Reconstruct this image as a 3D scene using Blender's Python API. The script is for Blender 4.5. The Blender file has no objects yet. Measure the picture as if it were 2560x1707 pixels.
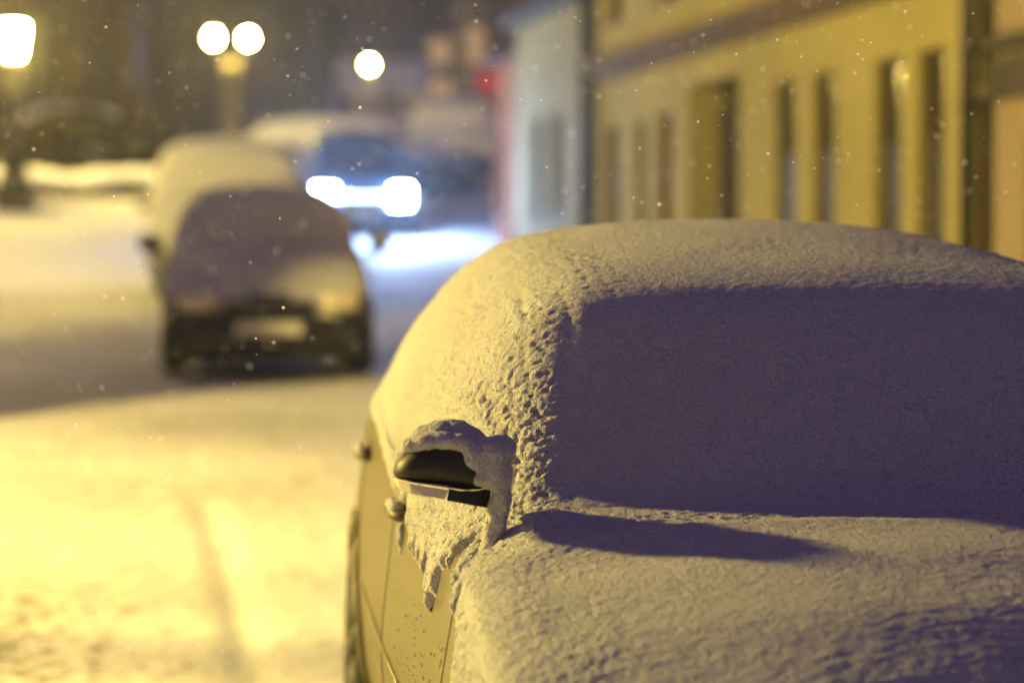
import bpy, bmesh, math, random
import numpy as np
from mathutils import Vector, Matrix
random.seed(7)
sc = bpy.context.scene
C = sc.collection

# ------------------------------------------------------------------ camera
YAW = math.atan(.1199); PITCH = math.atan(217/5553)
cam_d = bpy.data.cameras.new('camera'); cam = bpy.data.objects.new('camera', cam_d); C.objects.link(cam)
cam.location = (0, 0, 1.59); cam.rotation_euler = (math.pi/2 - PITCH, 0, -YAW)
cam_d.lens = 85; cam_d.sensor_width = 36; cam_d.clip_start = .05; cam_d.clip_end = 600
cam_d.dof.use_dof = True; cam_d.dof.focus_distance = 4.5; cam_d.dof.aperture_fstop = 1.85
sc.camera = cam
# ------------------------------------------------------------------ sky (night, dim town glow)
w = bpy.data.worlds.new('World'); sc.world = w; w.use_nodes = True
bg = w.node_tree.nodes['Background']
bg.inputs[0].default_value = (.50, .36, .86, 1); bg.inputs[1].default_value = .16
# ------------------------------------------------------------------ exposure
sc.view_settings.view_transform = 'Standard'; sc.view_settings.look = 'None'
sc.view_settings.exposure = 0; sc.view_settings.gamma = 1
sc.cycles.use_denoising = True
sc.cycles.max_bounces = 5; sc.cycles.diffuse_bounces = 3; sc.cycles.volume_bounces = 0
sc.cycles.sample_clamp_indirect = 4
SODIUM = (1.0, .74, .17)
LAMP_W = 560.      # radiance scale of the sodium lanterns

# ------------------------------------------------------------------ helpers
def tag(o, label=None, cat=None, group=None, kind=None):
    if label: o['label'] = label
    if cat: o['category'] = cat
    if group: o['group'] = group
    if kind: o['kind'] = kind
    return o
def empty(name, loc=(0, 0, 0), rot=(0, 0, 0), label=None, cat=None, group=None):
    o = bpy.data.objects.new(name, None); C.objects.link(o); o.location = loc; o.rotation_euler = rot
    o.empty_display_size = .1
    return tag(o, label, cat, group)
def meshobj(name, verts, faces, mat, parent=None, smooth=False):
    me = bpy.data.meshes.new(name); me.from_pydata([tuple(v) for v in verts], [], [tuple(f) for f in faces]); me.update()
    if smooth: me.shade_smooth()
    o = bpy.data.objects.new(name, me); C.objects.link(o); me.materials.append(mat); o.parent = parent
    return o
def np_mesh(name, V, Q, mat, parent=None, smooth=True):
    V = np.ascontiguousarray(V, dtype=np.float32); Q = np.ascontiguousarray(Q, dtype=np.int32)
    me = bpy.data.meshes.new(name); me.vertices.add(len(V)); me.vertices.foreach_set('co', V.ravel())
    me.loops.add(Q.size); me.loops.foreach_set('vertex_index', Q.ravel())
    me.polygons.add(len(Q)); k = Q.shape[1]
    me.polygons.foreach_set('loop_start', np.arange(0, Q.size, k, dtype=np.int32))
    me.update(calc_edges=True); me.validate()
    if smooth: me.shade_smooth()
    o = bpy.data.objects.new(name, me); C.objects.link(o); me.materials.append(mat); o.parent = parent
    return o
class MB:
    def __init__(s): s.v = []; s.f = []
    def add(s, vs, fs):
        b = len(s.v); s.v += [tuple(v) for v in vs]; s.f += [tuple(i + b for i in f) for f in fs]
    def box(s, c, h, rot=None):
        vs = []
        for x in (-1, 1):
            for y in (-1, 1):
                for z in (-1, 1):
                    p = Vector((x*h[0], y*h[1], z*h[2]))
                    if rot: p = rot @ p
                    vs.append(p + Vector(c))
        s.add(vs, [(0,1,3,2),(4,6,7,5),(0,4,5,1),(2,3,7,6),(0,2,6,4),(1,5,7,3)])
    def b2(s, x0, x1, y0, y1, z0, z1):
        s.box(((x0+x1)/2, (y0+y1)/2, (z0+z1)/2), (abs(x1-x0)/2, abs(y1-y0)/2, abs(z1-z0)/2))
    def tube(s, pts, rad, n=10, cap=True):
        pts = [Vector(p) for p in pts]; rings = []
        for i, p in enumerate(pts):
            t = (pts[min(i+1, len(pts)-1)] - pts[max(i-1, 0)]).normalized()
            a = t.cross(Vector((0, 1, 0)) if abs(t.y) < .9 else Vector((1, 0, 0))).normalized(); b = t.cross(a)
            r = rad[i] if isinstance(rad, (list, tuple)) else rad
            rings.append([p + a*r*math.cos(2*math.pi*k/n) + b*r*math.sin(2*math.pi*k/n) for k in range(n)])
        vs = [v for rg in rings for v in rg]; fs = []
        for i in range(len(rings)-1):
            for k in range(n):
                fs.append((i*n+k, i*n+(k+1) % n, (i+1)*n+(k+1) % n, (i+1)*n+k))
        if cap: fs += [tuple(range(n))[::-1], tuple((len(rings)-1)*n+k for k in range(n))]
        s.add(vs, fs)
    def lathe(s, prof, n=24, c=(0, 0, 0), axis='z'):
        vs = []; fs = []
        for r, z in prof:
            for k in range(n):
                a = 2*math.pi*k/n
                p = (r*math.cos(a), r*math.sin(a), z)
                if axis == 'x': p = (z, r*math.cos(a), r*math.sin(a))
                if axis == 'y': p = (r*math.cos(a), z, r*math.sin(a))
                vs.append((p[0]+c[0], p[1]+c[1], p[2]+c[2]))
        for i in range(len(prof)-1):
            for k in range(n):
                fs.append((i*n+k, i*n+(k+1) % n, (i+1)*n+(k+1) % n, (i+1)*n+k))
        fs += [tuple(range(n))[::-1], tuple((len(prof)-1)*n+k for k in range(n))]
        s.add(vs, fs)
    def build(s, name, mat, parent=None, smooth=False):
        return meshobj(name, s.v, s.f, mat, parent, smooth)

# vectorised value noise --------------------------------------------------
def _h(ix, iy, iz, seed):
    n = (ix*374761393 + iy*668265263 + iz*2147483647 + seed*1274126177) & 0xffffffff
    n = ((n ^ (n >> 13)) * 1274126177) & 0xffffffff
    n = (n ^ (n >> 16)) * 2246822519 & 0xffffffff
    return ((n ^ (n >> 15)) & 0xffffff) / float(0xffffff) * 2 - 1
def noise(x, y, z=None, seed=0):
    x = np.asarray(x, float); y = np.asarray(y, float); z = np.zeros_like(x) if z is None else np.asarray(z, float)
    ix = np.floor(x).astype(np.int64); iy = np.floor(y).astype(np.int64); iz = np.floor(z).astype(np.int64)
    fx, fy, fz = x-ix, y-iy, z-iz
    fx, fy, fz = [f*f*f*(f*(f*6-15)+10) for f in (fx, fy, fz)]
    r = 0
    for a in (0, 1):
        for b in (0, 1):
            for c in (0, 1):
                r = r + _h(ix+a, iy+b, iz+c, seed)*(fx if a else 1-fx)*(fy if b else 1-fy)*(fz if c else 1-fz)
    return r
def gn2(x, y, seed=0):
    x = np.asarray(x, float); y = np.asarray(y, float); ix = np.floor(x).astype(np.int64); iy = np.floor(y).astype(np.int64)
    fx, fy = x-ix, y-iy; u = fx*fx*fx*(fx*(fx*6-15)+10); v = fy*fy*fy*(fy*(fy*6-15)+10); r = 0
    for a in (0, 1):
        for b in (0, 1):
            th = _h(ix+a, iy+b, ix*0, seed)*math.pi
            r = r+(np.cos(th)*(fx-a)+np.sin(th)*(fy-b))*(u if a else 1-u)*(v if b else 1-v)
    return r*1.5
def fbm(x, y, z=None, seed=0, o=3, g=.5):
    r = 0; a = 1; t = 0; s = 1
    z = np.zeros_like(np.asarray(x, float)) if z is None else z
    for i in range(o):
        r = r + a*noise(x*s+i*17.3, y*s+i*5.1, z*s+i*9.7, seed+i); t += a; a *= g; s *= 2.03
    return r/t
def sstep(a, b, x):
    t = np.clip((x-a)/(b-a), 0, 1); return t*t*(3-2*t)

# ------------------------------------------------------------------ materials
def mat(name, col, rough=.6, metal=0., var=0., vscale=5., bump=0., bscale=40., emis=None, estr=0., coat=0., col2=None, spec=.5, trans=0.):
    m = bpy.data.materials.new(name); m.use_nodes = True; nt = m.node_tree; N = nt.nodes; L = nt.links
    p = N['Principled BSDF']
    p.inputs['Base Color'].default_value = (*col, 1); p.inputs['Roughness'].default_value = rough
    p.inputs['Metallic'].default_value = metal; p.inputs['Coat Weight'].default_value = coat
    p.inputs['Specular IOR Level'].default_value = spec; p.inputs['Transmission Weight'].default_value = trans
    tc = N.new('ShaderNodeTexCoord')
    if var > 0 or col2:
        n = N.new('ShaderNodeTexNoise'); n.inputs['Scale'].default_value = vscale; n.inputs['Detail'].default_value = 6
        L.new(tc.outputs['Object'], n.inputs['Vector'])
        r = N.new('ShaderNodeValToRGB'); c2 = col2 or tuple(c*(1-var) for c in col)
        r.color_ramp.elements[0].color = (*c2, 1); r.color_ramp.elements[1].color = (*col, 1)
        r.color_ramp.elements[0].position = .38; r.color_ramp.elements[1].position = .62
        L.new(n.outputs['Fac'], r.inputs['Fac']); L.new(r.outputs['Color'], p.inputs['Base Color'])
    if bump > 0:
        n2 = N.new('ShaderNodeTexNoise'); n2.inputs['Scale'].default_value = bscale; n2.inputs['Detail'].default_value = 4
        L.new(tc.outputs['Object'], n2.inputs['Vector'])
        b = N.new('ShaderNodeBump'); b.inputs['Strength'].default_value = 1; b.inputs['Distance'].default_value = bump
        L.new(n2.outputs['Fac'], b.inputs['Height']); L.new(b.outputs['Normal'], p.inputs['Normal'])
    if emis:
        p.inputs['Emission Color'].default_value = (*emis, 1); p.inputs['Emission Strength'].default_value = estr
    return m
def snow_mat(name, grain=.0012, scale=260, sparkle=True, tint=(.86, .85, .86)):
    m = mat(name, tint, rough=.75, spec=.25)
    nt = m.node_tree; N = nt.nodes; L = nt.links; p = N['Principled BSDF']
    tc = N.new('ShaderNodeTexCoord')
    n1 = N.new('ShaderNodeTexNoise'); n1.inputs['Scale'].default_value = scale; n1.inputs['Detail'].default_value = 3; n1.inputs['Roughness'].default_value = .6
    n2 = N.new('ShaderNodeTexNoise'); n2.inputs['Scale'].default_value = scale/4; n2.inputs['Detail'].default_value = 3
    L.new(tc.outputs['Object'], n1.inputs['Vector']); L.new(tc.outputs['Object'], n2.inputs['Vector'])
    b1 = N.new('ShaderNodeBump'); b1.inputs['Distance'].default_value = grain
    b2 = N.new('ShaderNodeBump'); b2.inputs['Distance'].default_value = grain*3
    L.new(n1.outputs['Fac'], b1.inputs['Height']); L.new(n2.outputs['Fac'], b2.inputs['Height'])
    L.new(b2.outputs['Normal'], b1.inputs['Normal']); L.new(b1.outputs['Normal'], p.inputs['Normal'])
    return m
M = {}
M['snow_car'] = snow_mat('fresh snow on car', .0046, 360)
M['snow'] = snow_mat('fresh snow', .003, 60)
M['paint_near'] = mat('olive silver paint', (.115, .094, .036), rough=.5, metal=.1, coat=.1, bump=.0007, bscale=160, var=.12, vscale=60)
M['paint_dark'] = mat('black paint', (.012, .012, .015), rough=.35, coat=.5, var=.3)
M['paint_grey'] = mat('grey paint', (.12, .11, .10), rough=.4, metal=.4, coat=.4)
M['paint_blue'] = mat('dark blue paint', (.02, .035, .08), rough=.35, coat=.6)
M['paint_red'] = mat('red paint', (.30, .03, .04), rough=.4, coat=.5)
M['plastic'] = mat('black plastic', (.012, .012, .012), rough=.5, bump=.0004, bscale=500)
M['rubber'] = mat('tyre rubber', (.02, .02, .02), rough=.85, bump=.002, bscale=60, col2=(.05, .045, .04), vscale=12)
M['alloy'] = mat('alloy rim', (.10, .095, .09), rough=.6, metal=.5, var=.3)
M['glass_dark'] = mat('car window glass', (.01, .012, .016), rough=.08, spec=.8)
M['lens'] = mat('clear lens', (.75, .68, .5), rough=.2, coat=.7, spec=.7)
M['chrome'] = mat('chrome trim', (.6, .6, .6), rough=.15, metal=1)
M['headlight'] = mat('lit headlight', (.9, .95, 1), emis=(.36, .56, 1.), estr=750)
M['glare_strip'] = mat('headlight glare', (.9, .95, 1), emis=(.42, .62, 1.), estr=16)
M['plate'] = mat('number plate', (.6, .58, .5), rough=.5, col2=(.8, .79, .78), vscale=9)
M['lantern'] = mat('lit sodium lantern glass', (1, .9, .6), emis=SODIUM, estr=LAMP_W)
M['bulb'] = mat('sodium bulb', (1, .9, .6), emis=SODIUM, estr=6800)
M['globe_bulb'] = mat('sodium globe', (1, .9, .6), emis=SODIUM, estr=4700)
M['iron'] = mat('dark cast iron', (.03, .028, .024), rough=.6, var=.3)
M['stone_post'] = mat('ochre lamp column', (.34, .28, .13), rough=.7, var=.3)
M['yellow_wall'] = mat('ochre yellow plaster', (.36, .31, .09), rough=.9, var=.14, vscale=.8, bump=.004, bscale=30)
M['beige_wall'] = mat('beige plaster', (.31, .24, .15), rough=.9, var=.14, vscale=.9, bump=.004, bscale=30)
M['pale_wall'] = mat('pale plaster', (.25, .23, .11), rough=.9, var=.12, vscale=.9, bump=.004, bscale=30)
M['orange_wall'] = mat('orange plaster', (.20, .06, .008), rough=.9, var=.15, vscale=.9, bump=.004, bscale=30)
M['purple_wall'] = mat('dull brown plaster', (.13, .10, .10), rough=.9, var=.3, vscale=.4, bump=.004, bscale=30)
M['warm_wall'] = mat('warm sandy plaster', (.30, .20, .12), rough=.9, var=.3, vscale=.6)
M['ledge'] = mat('brown cornice plaster', (.12, .08, .03), rough=.85, var=.2, vscale=2)
M['stone_dark'] = mat('dark stone', (.07, .06, .05), rough=.85, var=.3)
M['frame'] = mat('brown window frame', (.03, .024, .015), rough=.6, var=.2)
M['pane'] = mat('dark window pane', (.05, .045, .03), rough=.15, spec=.6)
M['wood'] = mat('brown door wood', (.035, .026, .01), rough=.6, var=.3, vscale=4)
M['darkwood'] = mat('dark door wood', (.04, .033, .02), rough=.6, var=.3, vscale=4)
M['lit_pane'] = mat('dim lit window', (.2, .14, .07), rough=.5, emis=(.9, .55, .25), estr=.35)
M['pipe'] = mat('dark drainpipe', (.035, .032, .025), rough=.5, metal=.3)
M['red_sign'] = mat('red sign panel', (.42, .03, .02), rough=.4, emis=(1, .12, .06), estr=.12)
M['bark'] = mat('bark', (.12, .085, .045), rough=.9, var=.4, vscale=6, bump=.01, bscale=14)
M['hedge'] = mat('dark hedge leaves', (.05, .042, .02), rough=.8, var=.4, vscale=3)
M['litwall'] = M['stone_post']

# ------------------------------------------------------------------ ground
def gz(y):
    y = np.asarray(y, float)
    e = np.where(y > 20, .0025*np.clip(y-20, 0, 25)**2, 0)
    return .027*y + e
def gzf(y): return float(gz(y))
def kerb(x): return 0
def ground_patch(name, x0, x1, y0, y1, dx, dy, mt, amp, zoff=0.):
    xs = np.arange(x0, x1+dx/2, dx); ys = np.arange(y0, y1+dy/2, dy)
    X, Y = np.meshgrid(xs, ys); Z = gz(Y)+zoff
    Z = Z + amp(X, Y)
    n, m = X.shape; I = np.arange(n*m).reshape(n, m)
    Q = np.stack([I[:-1, :-1], I[:-1, 1:], I[1:, 1:], I[1:, :-1]], -1).reshape(-1, 4)
    return np_mesh(name, np.stack([X, Y, Z], -1).reshape(-1, 3), Q, mt)
def road_amp(X, Y):
    z = .012*fbm(X*1.2, Y*.7, seed=3, o=4)
    z += .006*fbm(X*9, Y*6, seed=13, o=3)
    # wheel track worn in the snow, leading up the street
    xc = .06 - .046*(Y-9) + .03*noise(Y*.5, Y*0, seed=8)
    z -= .024*np.exp(-((X-xc)/.075)**2)*sstep(12.4, 11.8, Y)
    xd = -1.6 - .03*(Y-9)
    z -= .02*np.exp(-((X-xd)/.12)**2)*sstep(13.5, 12., Y)*0
    # churned cross ridges and slush
    z += .035*np.exp(-((Y-12.7-.12*X)/.28)**2)*sstep(.9, -.2, X) + .03*np.exp(-((Y-13.9+.15*X)/.22)**2)*(.6+.6*noise(X*2, Y, seed=4))
    z += .03*np.exp(-((Y-14.8-.05*X)/.16)**2)*(.5+.5*noise(X*1.6, Y, seed=5))
    ch = sstep(-.55, -1.5, X+.12*(Y-8))*sstep(14, 9, Y)
    z += ch*(.032*fbm(X*5, Y*4, seed=6, o=3)+.018*np.abs(noise(X*14, Y*11, seed=7)))
    # raised snow on the pavement side
    z += .13*sstep(3.0, 3.25, X)
    return z
M['snow_road'] = snow_mat('trodden road snow', .006, 30, tint=(.80, .79, .78))
def road_mat():
    m = M['snow_road']; nt = m.node_tree; N = nt.nodes; L = nt.links; p = N['Principled BSDF']
    tc = N.new('ShaderNodeTexCoord')
    n = N.new('ShaderNodeTexNoise'); n.inputs['Scale'].default_value = 6; n.inputs['Detail'].default_value = 5
    n.inputs['Roughness'].default_value = .7
    L.new(tc.outputs['Object'], n.inputs['Vector'])
    r = N.new('ShaderNodeValToRGB'); r.color_ramp.elements[0].position = .30; r.color_ramp.elements[1].position = .40
    r.color_ramp.elements[0].color = (.30, .26, .2, 1); r.color_ramp.elements[1].color = (.82, .81, .80, 1)
    L.new(n.outputs['Fac'], r.inputs['Fac'])
    big = N.new('ShaderNodeTexNoise'); big.inputs['Scale'].default_value = .45; big.inputs['Detail'].default_value = 3
    L.new(tc.outputs['Object'], big.inputs['Vector'])
    r2 = N.new('ShaderNodeValToRGB'); r2.color_ramp.elements[0].position = .35; r2.color_ramp.elements[1].position = .6
    r2.color_ramp.elements[0].color = (.72, .71, .70, 1); r2.color_ramp.elements[1].color = (1, 1, 1, 1)
    L.new(big.outputs['Fac'], r2.inputs['Fac'])
    mx = N.new('ShaderNodeMix'); mx.data_type = 'RGBA'; mx.blend_type = 'MULTIPLY'; mx.inputs[0].default_value = 1
    # grit and brown slush along the left of the lane
    sx = N.new('ShaderNodeSeparateXYZ'); L.new(tc.outputs['Object'], sx.inputs[0])
    mr = N.new('ShaderNodeMapRange'); mr.inputs[1].default_value = .1; mr.inputs[2].default_value = -.9; L.new(sx.outputs[0], mr.inputs[0])
    mr2 = N.new('ShaderNodeMapRange'); mr2.inputs[1].default_value = 12.5; mr2.inputs[2].default_value = 8.; L.new(sx.outputs[1], mr2.inputs[0])
    gn = N.new('ShaderNodeTexNoise'); gn.inputs['Scale'].default_value = 13; gn.inputs['Detail'].default_value = 6; gn.inputs['Roughness'].default_value = .65; L.new(tc.outputs['Object'], gn.inputs['Vector'])
    a1 = N.new('ShaderNodeMath'); a1.operation = 'MULTIPLY'; L.new(mr.outputs[0], a1.inputs[0]); L.new(mr2.outputs[0], a1.inputs[1])
    a2 = N.new('ShaderNodeMath'); a2.operation = 'MULTIPLY_ADD'; L.new(a1.outputs[0], a2.inputs[0]); a2.inputs[1].default_value = .22; L.new(gn.outputs['Fac'], a2.inputs[2])
    r3 = N.new('ShaderNodeValToRGB'); r3.color_ramp.elements[0].position = .64; r3.color_ramp.elements[1].position = .72
    r3.color_ramp.elements[0].color = (1, 1, 1, 1); r3.color_ramp.elements[1].color = (.36, .31, .24, 1); L.new(a2.outputs[0], r3.inputs['Fac'])
    mg = N.new('ShaderNodeMix'); mg.data_type = 'RGBA'; mg.blend_type = 'MULTIPLY'; mg.inputs[0].default_value = 1
    L.new(r.outputs['Color'], mg.inputs[6]); L.new(r3.outputs['Color'], mg.inputs[7]); r = mg; r_out = mg.outputs[2]
    L.new(r_out, mx.inputs[6]); L.new(r2.outputs['Color'], mx.inputs[7]); L.new(mx.outputs[2], p.inputs['Base Color'])
road_mat()
road = ground_patch('road', -6, 6.5, 5, 30, .035, .05, M['snow_road'], road_amp); tag(road, kind='structure')
def far_amp(X, Y):
    return .06*fbm(X*.4, Y*.4, seed=21, o=3) - .07*((X > -5.9) & (X < 6.4) & (Y > 5.1) & (Y < 29.9))
gr = ground_patch('ground', -70, 70, -20, 130, .5, .5, M['snow'], far_amp, -.002); tag(gr, kind='structure')

# ------------------------------------------------------------------ cars
def interp(y, tab):
    xs = [a for a, b in tab]; return np.interp(y, xs, [b for a, b in tab])
BASE = dict(L=4.3,
    zc=[(0,.50),(.03,.60),(.10,.64),(.25,.74),(.42,.838),(.6,.914),(.85,.967),(1.14,.988),(1.27,1.01),(1.59,1.372),(1.74,1.417),(2.0,1.445),(2.2,1.470),(2.6,1.488),(3.0,1.465),(3.5,1.40),(3.72,1.33),(4.12,1.03),(4.2,.98),(4.28,.85),(4.3,.55)],
    hr=[(0,.56),(.1,.62),(.5,.655),(1.1,.67),(1.21,.655),(1.88,.565),(2.3,.55),(3.2,.53),(3.7,.50),(4.1,.60),(4.3,.60)],
    hb=[(0,.60),(.08,.67),(.3,.72),(.8,.745),(1.3,.755),(1.8,.78),(2.5,.80),(3.5,.79),(4.1,.74),(4.3,.66)],
    zb=[(0,.48),(.1,.62),(.3,.74),(.8,.87),(1.2,.925),(2,.95),(3.5,.99),(4.15,.96),(4.3,.54)],
    W=[(0,.66),(.08,.77),(.3,.84),(.8,.86),(1.3,.852),(2.2,.868),(3.5,.872),(4.0,.84),(4.3,.70)],
    wheels=(.84, 3.46), wr=.315, crown=.058)
def variant(**k):
    d = dict(BASE); d.update(k); return d
SEG = [6, 5, 6, 6, 12, 14]
def car_grid(S, dy):
    """Half-section points -> full closed-top grid X,Y,Z [ny, ns] (left flank -> roof -> right flank)."""
    ys = np.arange(0, S['L']+1e-6, dy)
    zc, hr, hb, zb, W = [interp(ys, S[k]) for k in ('zc', 'hr', 'hb', 'zb', 'W')]
    cr = S['crown']*(1-.82*sstep(.9, 1.2, ys)*sstep(2.15, 1.45, ys))
    zs = zc - cr*np.clip(hr/.6, 0, 1.2)**2 - .004
    zb = np.minimum(zb, zs-.015)
    P = [(-(W-.07), .20+0*W), (-(W-.025), np.minimum(.34, zb-.2)), (-W, np.minimum(.56, zb-.08)), (-(W+hb)/2-.006, zb-.03), (-hb, zb), (-hr, zs)]
    cols = []
    for k in range(5):
        for i in range(SEG[k]):
            t = i/SEG[k]; bow = 4*t*(1-t)*(.16*np.clip(zs-zb-.1, 0, .4) if k == 4 else 0)
            cols.append((P[k][0]*(1-t)+P[k+1][0]*t-bow, P[k][1]*(1-t)+P[k+1][1]*t+bow*.5))
    nc = 14
    for i in range(nc+1):
        u = -1+i/nc
        cols.append((hr*u, zs+(zc-zs)*(1-u*u)))
    X = np.stack([c[0] for c in cols], 1); Z = np.stack([c[1] for c in cols], 1)
    X = np.concatenate([X, -X[:, -2::-1]], 1); Z = np.concatenate([Z, Z[:, -2::-1]], 1)
    Y = np.repeat(ys[:, None], X.shape[1], 1).copy()
    return X, Y, Z
def smooth(A, it, axis, keep=True):
    for _ in range(it):
        B = A.copy()
        if axis == 0: B[1:-1] = .25*A[:-2]+.5*A[1:-1]+.25*A[2:]
        else: B[:, 1:-1] = .25*A[:, :-2]+.5*A[:, 1:-1]+.25*A[:, 2:]
        A = B
    return A
def resample(A, ny, ns):
    r = np.linspace(0, A.shape[0]-1, ny); i = np.clip(r.astype(int), 0, A.shape[0]-2); f = (r-i)[:, None]
    A = A[i]*(1-f)+A[i+1]*f
    r = np.linspace(0, A.shape[1]-1, ns); i = np.clip(r.astype(int), 0, A.shape[1]-2); f = (r-i)[None]
    return A[:, i]*(1-f)+A[:, i+1]*f
def normals(G):
    du = np.gradient(G, axis=0); dv = np.gradient(G, axis=1)
    n = np.cross(dv, du); n /= np.linalg.norm(n, axis=2, keepdims=True)+1e-9
    if n[n.shape[0]//2, n.shape[1]//2, 2] < 0: n = -n
    return n
def grid_quads(n, m, mask=None):
    I = np.arange(n*m).reshape(n, m)
    Q = np.stack([I[:-1, :-1], I[:-1, 1:], I[1:, 1:], I[1:, :-1]], -1)
    if mask is not None:
        k = mask[:-1, :-1] & mask[:-1, 1:] & mask[1:, 1:] & mask[1:, :-1]; return Q[k]
    return Q.reshape(-1, 4)
def compact(V, Q):
    u, inv = np.unique(Q, return_inverse=True)
    return V[u], inv.reshape(Q.shape)

def wheel(parent, x, y, r, side, z=None):
    w_ = empty('wheel', (x, y, r)); w_.parent = parent
    m = MB(); s = side
    prof = [(r*.62, -.09), (r*.66, -.105), (r*.90, -.11), (r*.975, -.095), (r, -.06), (r, -.02), (r*.985, -.015), (r*.985, .015), (r, .02), (r, .06), (r*.975, .095), (r*.90, .11), (r*.66, .105), (r*.62, .09)]
    m.lathe(prof, 40, axis='x'); m.build('tyre', M['rubber'], w_, True)
    m = MB(); m.lathe([(r*.64, s*.06), (r*.64, s*.10), (r*.58, s*.104), (r*.56, s*.085), (r*.5, s*.05)], 36, axis='x')
    for k in range(7):
        a = 2*math.pi*k/7
        m.box((s*.095, math.cos(a)*r*.32, math.sin(a)*r*.32), (.014, r*.27, .022), Matrix.Rotation(a, 3, 'X'))
    m.lathe([(.05, s*.08), (.05, s*.115), (.03, s*.12)], 16, axis='x')
    m.build('rim', M['alloy'], w_, True)
    return w_

def snow_from(S, G, N, kind, params):
    pass

def make_car(name, S, paint, label, cat, group=None, loc=(0, 0, 0), rot=(0, 0, 0), snow='full', dy=.03, hi=None, lights=False, front_snow=.42, flank_z=.93, seed=0):
    root = empty(name, loc, rot, label, cat, group)
    X, Y, Z = car_grid(S, .03)
    G = np.stack([X, Y, Z], -1)
    # round the nose and tail in plan
    u = X/.87
    bulge_f = .16*u**2*np.clip(1-Y/1.0, 0, 1)**2; bulge_r = .12*u**2*np.clip(1-(S['L']-Y)/.9, 0, 1)**2
    G[..., 1] = Y + bulge_f - bulge_r - .05*np.clip(1-u**2, 0, 1)*sstep(.6, 1.1, Y)*sstep(1.9, 1.4, Y)
    Gb = smooth(smooth(G, 3, 0), 2, 1)
    Gb[0] = G[0]; Gb[-1] = G[-1]
    ny, ns = Gb.shape[:2]
    # body with wheel arches cut
    Gb2 = resample(Gb.reshape(ny, ns, 3)[..., 0], ny*2, ns*2), resample(Gb[..., 1], ny*2, ns*2), resample(Gb[..., 2], ny*2, ns*2)
    Gb2 = np.stack(Gb2, -1); ny, ns = Gb2.shape[:2]
    Nb = normals(Gb2)
    side = np.abs(Gb2[..., 0]) > .6
    mask = np.ones((ny, ns), bool)
    for wy in S['wheels']:
        d = np.hypot(Gb2[..., 1]-wy, Gb2[..., 2]-S['wr'])
        inside = (d < S['wr']+.055) & side
        # pull vertices near the arch edge onto it
        mask &= ~inside
        ring = (~inside) & side & (d < S['wr']+.095)
        k = (S['wr']+.055)/np.maximum(d, 1e-3)
        Gb2[..., 1] = np.where(ring, wy+(Gb2[..., 1]-wy)*k, Gb2[..., 1]); Gb2[..., 2] = np.where(ring, S['wr']+(Gb2[..., 2]-S['wr'])*k, Gb2[..., 2])
    Q = grid_quads(ny, ns, mask)
    V, Q = compact(Gb2.reshape(-1, 3), Q)
    body = np_mesh('body', V, Q, paint, root)
    # end caps + underbody + arch liners in dark plastic
    for row, nm in ((0, 'front_panel'), (-1, 'rear_panel')):
        ring = [tuple(p) for p in Gb2[row]]; m = MB(); m.add(ring, [tuple(range(len(ring))) if row else tuple(range(len(ring)))[::-1]]); m.build(nm, M['plastic'], root)
    m = MB(); m.b2(-.74, .74, .3, S['L']-.3, .18, .36)
    m.build('underbody', M['plastic'], root)
    for wy in S['wheels']:
        for s in (-1, 1):
            R_ = S['wr']+.058; n = 20; vs = []; fs = []
            for k in range(n+1):
                a = math.pi*(-.08+1.16*k/n)
                for xx in (s*.60, s*.852*S.get('wx', 1)): vs.append((xx, wy+R_*math.cos(a), S['wr']+R_*math.sin(a)))
            for k in range(n): fs.append((2*k, 2*k+1, 2*k+3, 2*k+2))
            m = MB(); m.add(vs, fs); m.build('arch_liner', M['plastic'], root, True)
    for wy in S['wheels']:
        for s in (-1, 1): wheel(root, s*.758, wy, S['wr'], s)
    # front end: bumper, grille, plate, lamps
    m = MB()
    nb = 16
    def front_y(x): return .16*(x/.87)**2-.012
    def fstrip(x0, x1, z0, z1, d=.03, off=0., n=10):
        vs = []; fs = []
        for k in range(n+1):
            x = x0+(x1-x0)*k/n; y = front_y(x)-off
            vs += [(x, y-d, z0+.01), (x, y-d, z1-.01), (x, y+.07, z1), (x, y+.07, z0)]
        for k in range(n):
            a = 4*k; b = a+4
            for q in range(4): fs.append((a+q, a+(q+1) % 4, b+(q+1) % 4, b+q))
        fs += [(0, 3, 2, 1), (4*n, 4*n+1, 4*n+2, 4*n+3)]
        return vs, fs
    m.add(*fstrip(-.80, .80, .15, .50, .05)); m.build('front_bumper', M['plastic'] if snow != 'none' else paint, root, True)
    m = MB()
    m.add(*fstrip(-.60, .60, .27, .36, .02, .045))
    m.build('air_intake', M['plastic'], root)
    m = MB(); m.add(*fstrip(-.26, .26, .37, .485, .012, .062, 4)); m.build('number_plate', M['plate'], root)
    for s in (-1, 1):
        m = MB(); x0, x1 = (s*.44, s*.72)
        hz0, hz1 = (.49, .77) if lights else (.55, .71)
        m.add(*fstrip(min(x0, x1), max(x0, x1), hz0, hz1, .03, .0, 6)); m.build('headlight', M['headlight'] if lights else M['lens'], root, True)
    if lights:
        m = MB(); m.add(*fstrip(-.43, .43, .615, .645, .04, .0, 8)); m.build('glare_strip', M['glare_strip'], root, True)  # glowing strip stands in for the glare between the headlights
    if seed == 1:
        m = MB(); m.add(*fstrip(-.17, .17, .655, .70, .03, .045, 6)); m.build('bonnet_slot', M['plastic'], root, True)
    m = MB(); m.add(*fstrip(-.36, .36, .53, .60 if lights else .645, .02, .0, 8))
    m.build('grille', M['plastic'], root)
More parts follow.
